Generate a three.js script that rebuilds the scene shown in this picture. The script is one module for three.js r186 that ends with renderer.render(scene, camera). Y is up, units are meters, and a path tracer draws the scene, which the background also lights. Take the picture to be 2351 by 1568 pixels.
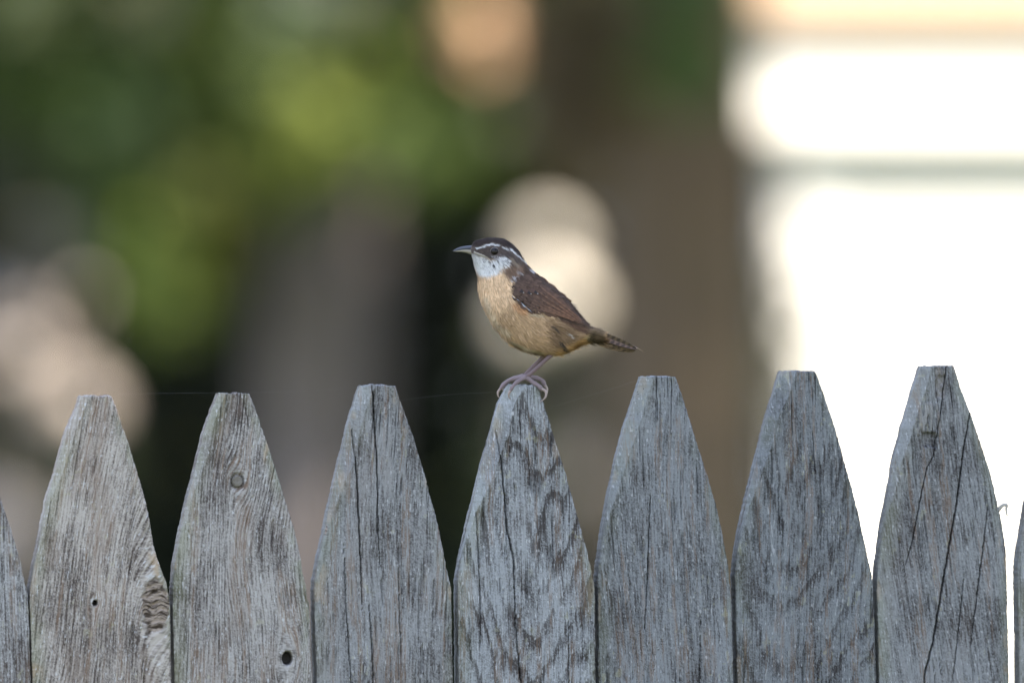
import * as THREE from 'three';
import { mergeGeometries } from 'three/addons/utils/BufferGeometryUtils.js';

// ---------------------------------------------------------------- camera, sky, sun, exposure
const EYE = 1.25;                 // camera height (m), about the height of the fence tops
const FOCUS = 10;                 // metres to the fence
const FRAME_W = 0.672;            // width of the field at the fence (m)
const VFOV = 2 * Math.atan((FRAME_W * 682 / 1024) / 2 / FOCUS) * 180 / Math.PI;

const scene = new THREE.Scene();
const camera = new THREE.PerspectiveCamera(VFOV, 1024 / 682, 0.1, 600);
camera.position.set(0, EYE, FOCUS);
camera.lookAt(0, EYE, 0);
camera.focus = FOCUS;
camera.userData.fStop = 5.5;
camera.updateProjectionMatrix();

const renderer = new THREE.WebGLRenderer({ antialias: true });
renderer.setSize(1024, 682);
renderer.toneMapping = THREE.LinearToneMapping;
renderer.toneMappingExposure = 4.8;
renderer.shadowMap.enabled = true;

const SUN = new THREE.Vector3(0.5, 0.76, 0.42).normalize();
{
  const W = 128, H = 64, d = new Float32Array(W * H * 4);
  for (let j = 0; j < H; j++) {
    const el = ((j + 0.5) / H - 0.5) * Math.PI, k = Math.pow(Math.max(0, Math.sin(el)), 0.55);
    const c = el < 0 ? [0.10, 0.10, 0.08] : [0.54 + (0.25 - 0.54) * k, 0.575 + (0.327 - 0.575) * k, 0.63 + (0.52 - 0.63) * k];
    for (let i = 0; i < W; i++) d.set([c[0], c[1], c[2], 1], (j * W + i) * 4);
  }
  const sky = new THREE.DataTexture(d, W, H, THREE.RGBAFormat, THREE.FloatType);
  sky.mapping = THREE.EquirectangularReflectionMapping;
  sky.magFilter = sky.minFilter = THREE.LinearFilter;
  sky.needsUpdate = true;
  scene.background = sky;
  scene.environment = sky;
}
const sun = new THREE.DirectionalLight(0xfff0dc, 5);
sun.position.copy(SUN).multiplyScalar(80).add(new THREE.Vector3(0, 0, -12));
sun.target.position.set(0, 0, -12);
sun.castShadow = true;
Object.assign(sun.shadow.camera, { left: -40, right: 40, top: 40, bottom: -40, near: 1, far: 200 });
sun.shadow.mapSize.set(4096, 4096);
scene.add(sun, sun.target);

// ---------------------------------------------------------------- helpers
function rng(seed) {
  let a = seed >>> 0;
  return () => { a = (a + 0x6D2B79F5) | 0; let t = Math.imul(a ^ (a >>> 15), 1 | a); t = (t + Math.imul(t ^ (t >>> 7), 61 | t)) ^ t; return ((t ^ (t >>> 14)) >>> 0) / 4294967296; };
}
const hash = (x, y, s) => { let h = Math.imul(x | 0, 374761393) ^ Math.imul(y | 0, 668265263) ^ Math.imul(s | 0, 1274126177); h = Math.imul(h ^ (h >>> 13), 1103515245); return ((h ^ (h >>> 16)) >>> 0) / 4294967296; };
function noise(x, y, s = 0) {
  const xi = Math.floor(x), yi = Math.floor(y); let fx = x - xi, fy = y - yi;
  fx = fx * fx * (3 - 2 * fx); fy = fy * fy * (3 - 2 * fy);
  const a = hash(xi, yi, s), b = hash(xi + 1, yi, s), c = hash(xi, yi + 1, s), d = hash(xi + 1, yi + 1, s);
  return a + (b - a) * fx + (c - a + (a - b - c + d) * fx) * fy;
}
const fbm = (x, y, s) => (noise(x, y, s) * 4 + noise(x * 2.1, y * 2.1, s + 1) * 2 + noise(x * 4.3, y * 4.3, s + 2)) / 7;
const lerp = (a, b, t) => a + (b - a) * t;
const clamp = (x, a = 0, b = 1) => Math.min(b, Math.max(a, x));
const sstep = (a, b, x) => { const t = clamp((x - a) / (b - a)); return t * t * (3 - 2 * t); };
const mix3 = (a, b, t) => [lerp(a[0], b[0], t), lerp(a[1], b[1], t), lerp(a[2], b[2], t)];
const K = FRAME_W / 2351;         // metres per picture unit (2351 across) at the fence
// a picture position at a chosen distance from the camera
const at = (px, py, D) => new THREE.Vector3((px - 1175.5) * K * D / FOCUS, EYE - (py - 784) * K * D / FOCUS, FOCUS - D);

const used = {};
function named(o, name) { const n = used[name] = (used[name] ?? -1) + 1; o.name = n ? name + '_' + String(n).padStart(3, '0') : name; return o; }
function tag(o, label, category, group, kind) { o.userData.label = label; o.userData.category = category; if (group) o.userData.group = group; if (kind) o.userData.kind = kind; return o; }
function shadows(o) { o.traverse(c => { if (c.isMesh) { c.castShadow = true; c.receiveShadow = true; } }); return o; }
function part(name, geo, mat, parent, kind) { const m = new THREE.Mesh(geo, mat); m.name = name; if (kind) m.userData.kind = kind; parent.add(m); return m; }
function thing(name, pos) { const g = named(new THREE.Group(), name); g.position.copy(pos); scene.add(g); return g; }
const lin = (r, g, b) => new THREE.Color().setRGB(r, g, b);
const std = (c, roughness = 0.9, extra = {}) => new THREE.MeshPhysicalMaterial({ color: c, roughness, specularIntensity: 0.5, ...extra });
function box(w, h, d, x, y, z) { const g = new THREE.BoxGeometry(w, h, d); g.translate(x, y, z); return g; }
function geo(pos, idx, col, uv) {
  const g = new THREE.BufferGeometry();
  g.setAttribute('position', new THREE.BufferAttribute(pos instanceof Float32Array ? pos : new Float32Array(pos), 3));
  if (idx) g.setIndex(new THREE.BufferAttribute(new Uint32Array(idx), 1));
  if (col) g.setAttribute('color', new THREE.BufferAttribute(new Float32Array(col), 3));
  if (uv) g.setAttribute('uv', new THREE.BufferAttribute(new Float32Array(uv), 2));
  g.computeVertexNormals();
  return g;
}
// tapered tube through points [x,y,z,r]; bump(t, angle) scales the radius
function tube(pts, seg, rad, bump) {
  const cv = new THREE.CatmullRomCurve3(pts.map(p => new THREE.Vector3(p[0], p[1], p[2])), false, 'centripetal');
  const fr = cv.computeFrenetFrames(seg, false), pos = [], idx = [], uv = [];
  for (let i = 0; i <= seg; i++) {
    const t = i / seg, c = cv.getPoint(t), k = t * (pts.length - 1), a = Math.min(pts.length - 2, Math.floor(k)), r0 = lerp(pts[a][3], pts[a + 1][3], k - a);
    for (let j = 0; j <= rad; j++) {
      const th = j / rad * Math.PI * 2, r = r0 * (bump ? bump(t, j === rad ? 0 : th) : 1), n = fr.normals[i], b = fr.binormals[i];
      pos.push(c.x + r * (Math.cos(th) * n.x + Math.sin(th) * b.x), c.y + r * (Math.cos(th) * n.y + Math.sin(th) * b.y), c.z + r * (Math.cos(th) * n.z + Math.sin(th) * b.z));
      uv.push(j / rad, t);
    }
  }
  for (let i = 0; i < seg; i++) for (let j = 0; j < rad; j++) { const a = i * (rad + 1) + j, b = a + rad + 1; idx.push(a, b, a + 1, b, b + 1, a + 1); }
  for (const e of [0, seg]) { const c = cv.getPoint(e / seg), o = pos.length / 3; pos.push(c.x, c.y, c.z); uv.push(0.5, e / seg); for (let j = 0; j < rad; j++) { const a = e * (rad + 1) + j; e ? idx.push(a, o, a + 1) : idx.push(a, a + 1, o); } }
  return geo(pos, idx, null, uv);
}
// folded leaves: [{p, d, n, l, w, c}] -> one geometry
function leaves(list) {
  const pos = new Float32Array(list.length * 18), col = new Float32Array(list.length * 18), s = new THREE.Vector3();
  let o = 0;
  for (const { p, d, n, l, w, c } of list) {
    s.crossVectors(d, n).normalize();
    const bx = p.x, by = p.y, bz = p.z, tx = bx + d.x * l, ty = by + d.y * l, tz = bz + d.z * l;
    const mx = bx + d.x * l * 0.45 + n.x * w * 0.18, my = by + d.y * l * 0.45 + n.y * w * 0.18, mz = bz + d.z * l * 0.45 + n.z * w * 0.18, h = w / 2;
    pos.set([bx, by, bz, mx + s.x * h, my + s.y * h, mz + s.z * h, tx, ty, tz, bx, by, bz, tx, ty, tz, mx - s.x * h, my - s.y * h, mz - s.z * h], o);
    for (let k = 0; k < 6; k++) col.set(c, o + k * 3);
    o += 18;
  }
  const g = new THREE.BufferGeometry();
  g.setAttribute('position', new THREE.BufferAttribute(pos, 3)); g.setAttribute('color', new THREE.BufferAttribute(col, 3));
  g.computeVertexNormals(); return g;
}
function randDir(R, up = 0) { const v = new THREE.Vector3(R() * 2 - 1, R() * 2 - 1 + up, R() * 2 - 1); return v.lengthSq() < 1e-4 ? v.set(0, 1, 0) : v.normalize(); }
function leafAt(R, p, l, w, c, jit = 0.35) { const d = randDir(R, -0.3), n = randDir(R, 0.5), j = 1 - jit + 2 * jit * R(); n.addScaledVector(d, -n.dot(d)).normalize(); return { p, d, n, l: l * (0.7 + 0.6 * R()), w: w * (0.7 + 0.6 * R()), c: [c[0] * j, c[1] * j, c[2] * j] }; }
const leafMat = std(0xffffff, 0.75, { vertexColors: true, side: THREE.DoubleSide });

// ---------------------------------------------------------------- ground
{
  const N = 256, d = new Uint8Array(N * N * 4);
  for (let j = 0; j < N; j++) for (let i = 0; i < N; i++) {
    const t = (noise(i * 0.05, j * 0.05, 3) + noise(i * 0.4, j * 0.4, 4)) / 2, v = 0.7 + 0.6 * hash(i, j, 5);
    const c = mix3([62, 78, 38], [98, 92, 56], t); d.set([c[0] * v, c[1] * v, c[2] * v, 255], (j * N + i) * 4);
  }
  const t = new THREE.DataTexture(d, N, N); t.colorSpace = THREE.SRGBColorSpace; t.wrapS = t.wrapT = THREE.RepeatWrapping; t.magFilter = THREE.LinearFilter; t.repeat.set(60, 60); t.needsUpdate = true;
  const g = new THREE.PlaneGeometry(400, 400); g.rotateX(-Math.PI / 2);
  const m = new THREE.Mesh(g, std(0xffffff, 1, { map: t })); m.name = 'lawn'; m.receiveShadow = true; m.userData.kind = 'structure'; scene.add(m);
}

// ---------------------------------------------------------------- white shed behind the trunk (out of focus, in full sun)
{
  const zf = -20, xl = at(1812, 0, 30).x, xr = xl + 3.6, yE = at(0, 295, 29.9).y, yF = yE + 0.2, over = 0.065, fl = at(1706, 0, 29.9).x;
  const g = thing('garden_shed', new THREE.Vector3((xl + xr) / 2, 0, zf - 1.2));
  const L = (x, y, z) => [x - g.position.x, y, z - g.position.z];
  const white = std(lin(0.78, 0.78, 0.76), 0.6), trim = std(lin(0.8, 0.8, 0.78), 0.55), roofM = std(lin(0.36, 0.27, 0.19), 0.9), dark = std(lin(0.2, 0.19, 0.18), 0.9);
  part('wall', box(xr - xl - 0.04, yE - 0.02, 2.36, 0, yE / 2 - 0.01, 0), white, g);
  const nb = 13, bh = (yE - 0.16) / nb;
  for (let i = 0; i < nb; i++) { const b = box(xr - xl - 0.14, bh + 0.012, 0.016, ...L((xl + xr) / 2, 0.14 + (i + 0.5) * bh, zf - 0.004)); part('siding_board', b, white, g); }
  for (const x of [xl + 0.035, xr - 0.035]) part('corner_board', box(0.07, yE - 0.13, 0.03, ...L(x, 0.12 + (yE - 0.13) / 2, zf)), trim, g);
  part('plinth', box(xr - xl - 0.02, 0.12, 2.39, 0, 0.058, 0), dark, g);
  part('soffit', box(xr - xl + 0.3, 0.02, 2.6, ...L((fl + xr + 0.15) / 2, yE + 0.012, zf - 1.2)), trim, g);
  part('fascia_board', box(xr + 0.15 - fl, yF - yE, 0.025, ...L((fl + xr + 0.15) / 2, (yE + yF) / 2, zf + over)), trim, g);
  const sl = 0.5, ln = 1.32;
  for (const s of [1, -1]) { // two roof slopes
    const b = new THREE.BoxGeometry(xr - fl + 0.16, 0.04, ln / Math.cos(sl) + 0.05); b.rotateX(s * sl);
    b.translate(...L((fl + xr + 0.15) / 2, yF + 0.03 + Math.tan(sl) * ln / 2, zf - 1.2 + s * ln / 2)); part('roof_slope', b, roofM, g);
  }
  const gb = new THREE.Shape([new THREE.Vector2(-1.3, 0), new THREE.Vector2(1.3, 0), new THREE.Vector2(0, Math.tan(sl) * 1.3)]);
  for (const x of [xl + 0.01, xr - 0.03]) { const e = new THREE.ExtrudeGeometry(gb, { depth: 0.02, bevelEnabled: false }); e.rotateY(Math.PI / 2); e.translate(...L(x, yE + 0.03, zf - 1.2)); part('gable', e, white, g); }
  tag(g, 'sunlit white garden shed with tan roof behind the brown tree trunk', 'shed'); shadows(g);
}

// ---------------------------------------------------------------- trees: gaps in the crowns let sun through to these spots
const FLECKS = [ // picture x, y, distance, radius (m)
  [290, 250, 31, 0.13], [250, 330, 31, 0.09], [680, 215, 30, 0.13], [735, 290, 30, 0.1], [345, 560, 31, 0.15], [375, 660, 31, 0.11], [560, 110, 30.5, 0.12], [820, 120, 30.3, 0.1], [400, 130, 30.4, 0.1], [180, 150, 30.4, 0.09],
  [960, 330, 31, 0.11], [880, 290, 31, 0.08], [470, 400, 31, 0.06], [150, -20, 32, 0.1], [10, -10, 32, 0.1], [360, -20, 32, 0.09],
  [1100, 78, 29.6, 0.1], [1262, 555, 39, 0.16], [1287, 700, 39, 0.16], [1240, 730, 39, 0.16], [30, 770, 36, 0.15], [178, 925, 36, 0.15], [-20, 700, 36, 0.15], [0, 1235, 37, 0.2], [1350, 1105, 37, 0.12],
  [775, 670, 30.9, 0.02], [800, 730, 30.9, 0.0], [1580, 560, 27.8, -0.015],
].map(([x, y, D, r]) => ({ p: at(x, y, D), r }));
// added leaf sprigs in those gaps, painted paler to read as sunlit discs: x, y, radius (m), colour
const SPRIGS = [[285, 265, 0.06, [0.14, 0.2, 0.08]], [265, 330, 0.04, [0.14, 0.2, 0.08]], [690, 225, 0.055, [0.17, 0.22, 0.05]], [735, 290, 0.06, [0.2, 0.25, 0.05]], [345, 545, 0.06, [0.2, 0.27, 0.06]], [375, 655, 0.055, [0.16, 0.22, 0.05]],
  [955, 320, 0.05, [0.13, 0.19, 0.06]], [850, 330, 0.04, [0.13, 0.19, 0.06]], [620, 130, 0.05, [0.12, 0.17, 0.07]], [725, -10, 0.05, [0.2, 0.26, 0.15]], [1195, 262, 0.026, [0.17, 0.19, 0.15]], [60, -5, 0.06, [0.33, 0.36, 0.17]], [330, -20, 0.055, [0.3, 0.3, 0.16]], [1640, 170, 0.035, [0.24, 0.22, 0.13]], [480, 440, 0.035, [0.15, 0.18, 0.05]], [120, 560, 0.03, [0.25, 0.24, 0.2]]];
for (const [x, y, q] of SPRIGS) FLECKS.push({ p: at(x, y, 29.2), r: q + 0.03 });
const tmp = new THREE.Vector3();
function inGap(p, grow = 0.05, tmin = 0.25) {
  for (const f of FLECKS) { tmp.subVectors(p, f.p); const t = tmp.dot(SUN); if (t > tmin && tmp.addScaledVector(SUN, -t).length() < f.r + grow) return true; }
  return false;
}
function bark(c, spots, seed) {
  const N = 256, d = new Uint8Array(N * N * 4), b = new Uint8Array(N * N * 4);
  for (let j = 0; j < N; j++) for (let i = 0; i < N; i++) {
    const n = fbm(i * 0.12, j * 0.03, seed), k = Math.abs(noise(i * 0.09 + 2 * noise(j * 0.05, i * 0.02, seed + 7), j * 0.015, seed + 9) - 0.5) * 2;
    const v = 0.6 + 0.8 * n, cc = mix3(c, spots, sstep(0.55, 0.75, fbm(i * 0.03, j * 0.03, seed + 20)) * 0.5);
    const to = x => 255 * Math.pow(clamp(x * v), 1 / 2.2); d.set([to(cc[0]), to(cc[1]), to(cc[2]), 255], (j * N + i) * 4);
    const h = 255 * clamp(sstep(0.05, 0.35, k) * 0.8 + 0.2 * n); b.set([h, h, h, 255], (j * N + i) * 4);
  }
  const mk = (a, srgb) => { const t = new THREE.DataTexture(a, N, N); if (srgb) t.colorSpace = THREE.SRGBColorSpace; t.wrapS = t.wrapT = THREE.RepeatWrapping; t.magFilter = THREE.LinearFilter; t.repeat.set(2, 5); t.needsUpdate = true; return t; };
  return std(0xffffff, 0.95, { map: mk(d, true), bumpMap: mk(b), bumpScale: 0.02 });
}
function trunkOf(g, h, r, m, seed, lean = 0) {
  const pts = [[0, -0.1, 0, r * 1.5], [0, 0.25, 0, r * 1.12], [lean * 0.2, 1, 0, r], [lean * 0.5, 2.4, 0, r * 0.96], [lean, h * 0.6, 0.1, r * 0.75], [lean * 1.2, h, 0.2, r * 0.3]];
  part('trunk', tube(pts, 60, 36, (t, a) => 1 + 0.06 * (noise(Math.cos(a) * 3 + 5, Math.sin(a) * 3 + t * 6, seed) - 0.5) * 2), m, g);
}
function limb(g, a, b, r, m) { const c = [lerp(a[0], b[0], 0.5), lerp(a[1], b[1], 0.5) + 0.3, lerp(a[2], b[2], 0.5)]; part('limb', tube([[...a, r], [...c, r * 0.7], [...b, r * 0.25]], 12, 8), m, g); }

const brownBark = bark([0.145, 0.105, 0.07], [0.11, 0.087, 0.055], 11), greyBark = bark([0.24, 0.208, 0.2], [0.29, 0.245, 0.215], 31);
const brownTree = thing('broad_tree', new THREE.Vector3(at(1562, 0, 28).x, 0, FOCUS - 28));
const greyTree = thing('slender_tree', new THREE.Vector3(at(735, 0, 31).x, 0, FOCUS - 31));
trunkOf(brownTree, 6.5, 0.15, brownBark, 3); trunkOf(greyTree, 6.5, 0.125, greyBark, 4);
{
  const R = rng(77), lists = [[], []];
  for (let i = 0; i < 74000; i++) {
    const q = new THREE.Vector3(lerp(-2.6, 1.25, R()), 1.3, lerp(-37, -15, R())), h = lerp(3.1, 8.2, Math.pow(R(), 0.8));
    const p = q.addScaledVector(SUN, (h - 1.3) / SUN.y);
    const k = (p.z + 20) / SUN.z, sx = p.x - SUN.x * k, sy = p.y - SUN.y * k;
    if (k > 0 && sx > 0.12 && sy > -0.3 && sy < 2.5) continue;      // the crowns end where the shed stands in the sun
    if (inGap(p, 0.06)) continue;
    const w = p.z > -22.5 ? 0 : 1;
    lists[w].push(leafAt(R, p.sub(w ? greyTree.position : brownTree.position), 0.17, 0.1, [0.06, 0.095, 0.03]));
  }
  [brownTree, greyTree].forEach((t, i) => {
    part('crown', leaves(lists[i]), leafMat, t, 'stuff');
    const RR = rng(5 + i);
    for (let k = 0; k < 9; k++) { const l = lists[i][Math.floor(RR() * lists[i].length)].p; limb(t, [0, 2.9 + k * 0.35, 0.05], [l.x, Math.max(l.y, 3.4), l.z], 0.06, i ? greyBark : brownBark); }
  });
}
// low hanging leaves of the slender tree (upper left of the picture) and of the broad tree
{
  const R = rng(9), list = [], tw = [];
  const areas = [ // x, y, rx, ry, distance, count, colour
    [480, 60, 700, 270, 30.6, 1500, [0.052, 0.078, 0.011]], [300, 300, 150, 190, 30.5, 240, [0.075, 0.115, 0.022]], [360, 600, 115, 160, 30.5, 240, [0.085, 0.12, 0.014]],
    [700, 240, 190, 210, 30, 330, [0.082, 0.11, 0.014]], [950, 300, 200, 140, 30.4, 280, [0.075, 0.11, 0.018]], [1120, 60, 200, 280, 33.5, 420, [0.05, 0.062, 0.008]],
    [500, 400, 130, 200, 30.6, 230, [0.075, 0.085, 0.008]], [90, 330, 170, 220, 33, 260, [0.042, 0.048, 0.02]],
  ];
  for (const [x, y, rx, ry, D, n, c] of areas) for (let i = 0; i < n; i++) {
    const a = R() * 6.283, r = Math.sqrt(R()), p = at(x + Math.cos(a) * r * rx, y + Math.sin(a) * r * ry, D + (R() - 0.5) * 1.2);
    if (inGap(p, 0.03, 0.12)) continue;
    list.push(leafAt(R, p.sub(greyTree.position), 0.085, 0.05, c));
  }
  for (const [x, y, q, c] of SPRIGS) for (let i = 0; i < 640 * q; i++) list.push(leafAt(R, randDir(R).multiplyScalar(q * Math.cbrt(R())).add(at(x, y, 29.2)).sub(greyTree.position), 0.06, 0.042, c.map(k => k * 0.7), 0.2));
  part('low_branch_leaves', leaves(list), leafMat, greyTree, 'stuff');
  for (const [x, y, rx, ry, D] of areas) { const a = at(x, y - ry, D).sub(greyTree.position), b = at(x, y + ry * 0.5, D).sub(greyTree.position); tw.push(tube([[0, 3.3, 0, 0.02], [a.x * 0.6, 3.1, a.z * 0.6, 0.014], [a.x, a.y + 0.1, a.z, 0.008], [b.x, b.y, b.z, 0.003]], 16, 6)); }
  part('low_branch', mergeGeometries(tw), greyBark, greyTree);
  const l2 = [];
  for (let i = 0; i < 130; i++) { const p = at(1585 + (R() - 0.5) * 120, 40 + (R() - 0.5) * 330, 27 + (R() - 0.5) * 0.4); l2.push(leafAt(R, p.sub(brownTree.position), 0.085, 0.05, [0.06, 0.095, 0.025])); }
  for (let i = 0; i < 150; i++) { const p = at(1330 + (R() - 0.5) * 300, -20 + (R() - 0.5) * 230, 27.4 + (R() - 0.5) * 0.4); l2.push(leafAt(R, p.sub(brownTree.position), 0.085, 0.05, [0.11, 0.09, 0.045])); }
  for (let i = 0; i < 260; i++) { const a = R() * 6.283, q = Math.sqrt(R()), p = at(1340 + Math.cos(a) * q * 130, 190 + Math.sin(a) * q * 250, 27.4 + (R() - 0.5) * 0.4); l2.push(leafAt(R, p.sub(brownTree.position), 0.085, 0.05, [0.1, 0.075, 0.042])); }
  part('low_branch_leaves', leaves(l2), leafMat, brownTree, 'stuff');
  const dry = [];
  const dp = at(1100, 78, 29.6);
  for (let i = 0; i < 60; i++) dry.push(leafAt(R, randDir(R).multiplyScalar(0.062 * Math.cbrt(R())).add(dp).sub(greyTree.position), 0.06, 0.05, [0.46, 0.31, 0.2], 0.15));
  part('withered_leaves', leaves(dry), leafMat, greyTree, 'stuff');
}
tag(brownTree, 'broad brown tree trunk in front of the white shed', 'tree'); tag(greyTree, 'slender grey tree trunk under hanging yellow-green leaves', 'tree');

// dense hedge closing the yard
{
  const R = rng(21), g = thing('hedge', new THREE.Vector3(-0.5, 0, -34)), l = [];
  for (let i = 0; i < 64000; i++) { const y = 4.2 * R(), p = new THREE.Vector3((R() - 0.5) * 9, y, (R() - 0.5) * 2.2 * (0.85 + 0.3 * noise(y * 2, i * 0.001, 8))); l.push(leafAt(R, p, 0.15, 0.09, [0.012, 0.016, 0.007])); }
  part('foliage', leaves(l), leafMat, g, 'stuff');
  for (let i = 0; i < 9; i++) part('stem', tube([[-4 + i, 0, 0, 0.05], [-4 + i + 0.1, 1.6, 0.1, 0.035], [-4 + i, 3.2, 0, 0.015]], 8, 6), greyBark, g);
  tag(g, 'dark dense hedge closing the yard behind the trees', 'hedge');
}
// two added bushes; their invented pale heads stand in for sunlit blur discs
function discBush(name, D, heads, cx, label) {
  const base = at(cx, 0, D); base.y = 0;
  const g = thing(name, base), R = rng(100 + cx), fl = [];
  const gr = new THREE.IcosahedronGeometry(1, 3);
  heads.forEach(([px, py, r, c], k) => {
    const p = at(px, py, D).sub(base), h = gr.clone(), a = h.attributes.position;
    for (let i = 0; i < a.count; i++) { const x = a.getX(i), y = a.getY(i), z = a.getZ(i), s = r * (0.86 + 0.28 * noise(x * 5 + z * 3 + 20, y * 5 - z * 3 + 20, k)); a.setXYZ(i, x * s, y * s * 0.9, z * s); }
    h.computeVertexNormals(); h.translate(p.x, p.y, p.z);
    part('blur_disc_head', h, std(lin(...c), 0.9), g);
    part('stem', tube([[p.x * 0.4, 0, p.z - 0.1, 0.012], [p.x * 0.8, p.y * 0.5, p.z - 0.12, 0.01], [p.x, p.y - r * 0.6, p.z - 0.02, 0.006]], 10, 6), greyBark, g);
    for (let i = 0; i < 40; i++) { const q = new THREE.Vector3(p.x * (0.5 + 0.5 * R()) + (R() - 0.5) * 0.3, p.y * R() * 0.85, p.z - 0.1 - 0.25 * R()); fl.push(leafAt(R, q, 0.12, 0.08, [0.035, 0.05, 0.02])); }
  });
  part('foliage', leaves(fl), leafMat, g, 'stuff'); tag(g, label, 'bush', 'added bushes for the blur discs');
}
const cream = [0.6, 0.565, 0.5], rosy = [0.37, 0.33, 0.3];
discBush('added_disc_bush', 39, [[1252, 560, 0.06, cream], [1272, 694, 0.076, cream], [1210, 742, 0.055, cream], [1250, 640, 0.03, cream], [1350, 1105, 0.075, [0.5, 0.4, 0.3]]], 1270, 'added bush with cream heads making the blur discs behind the wren');
discBush('added_disc_bush', 36, [[40, 740, 0.055, rosy], [10, 830, 0.05, rosy], [178, 930, 0.07, rosy], [-45, 700, 0.05, rosy], [90, 800, 0.035, rosy], [0, 1235, 0.1, rosy], [128, 605, 0.03, rosy], [190, 690, 0.025, rosy]], 60, 'added bush with pale rosy heads making the blur discs behind the leftmost pickets');

// thin young shrub at the shed's corner
{
  const b = at(1800, 0, 29.4); b.y = 0; const g = thing('young_shrub', b), R = rng(303), l = [];
  for (let k = 0; k < 5; k++) {
    const t = at(1765 + k * 28, 560 + 90 * ((k * 3) % 5) / 2, 29.4).sub(b); part('stem', tube([[0, 0, 0, 0.008], [t.x * 0.5, t.y * 0.6, 0.02, 0.006], [t.x, t.y, 0, 0.002]], 10, 5), greyBark, g);
    for (let i = 0; i < 34; i++) { const f = 0.35 + 0.65 * R(); l.push(leafAt(R, new THREE.Vector3(t.x * f + (R() - 0.5) * 0.08, t.y * f, (R() - 0.5) * 0.1), 0.07, 0.035, [0.09, 0.12, 0.06])); }
  }
  part('foliage', leaves(l), leafMat, g, 'stuff'); tag(g, 'thin young shrub at the corner of the white shed', 'shrub');
}
// added unseen tree; its crown blocks sun and right-hand sky from fence and bird
{
  const c = new THREE.Vector3(0, 1.2, 0).addScaledVector(SUN, 8.6).add(new THREE.Vector3(1.7, 0, 0)), g = thing('added_shade_tree', new THREE.Vector3(c.x + 0.6, 0, c.z + 0.5)), R = rng(55), l = [];
  trunkOf(g, 7.5, 0.2, brownBark, 8, -0.3);
  for (let i = 0; i < 46000; i++) {
    const d = randDir(R).multiplyScalar(Math.cbrt(R())), lump = 0.85 + 0.3 * noise(d.x * 3 + 9, d.y * 3 + d.z * 3 + 9, 2);
    l.push(leafAt(R, new THREE.Vector3(d.x * 4.4 * lump, d.y * 2.6 * lump, d.z * 3.2 * lump).add(c).sub(g.position), 0.22, 0.14, [0.055, 0.09, 0.028]));
  }
  part('crown', leaves(l), leafMat, g, 'stuff');
  for (let k = 0; k < 8; k++) { const q = l[k * 700].p; limb(g, [-0.1, 3.6 + k * 0.35, 0.05], [q.x, q.y, q.z], 0.07, brownBark); }
  tag(g, 'added unseen tree on the near side shading the fence', 'tree');
}

// ---------------------------------------------------------------- weathered picket fence
const PHI = 0.18, CO = Math.cos(PHI), SI = Math.sin(PHI), THK = 19;   // fence turned a little to the view; thickness in mm
const MM = K * 1000;                                                    // millimetres per picture unit
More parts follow.
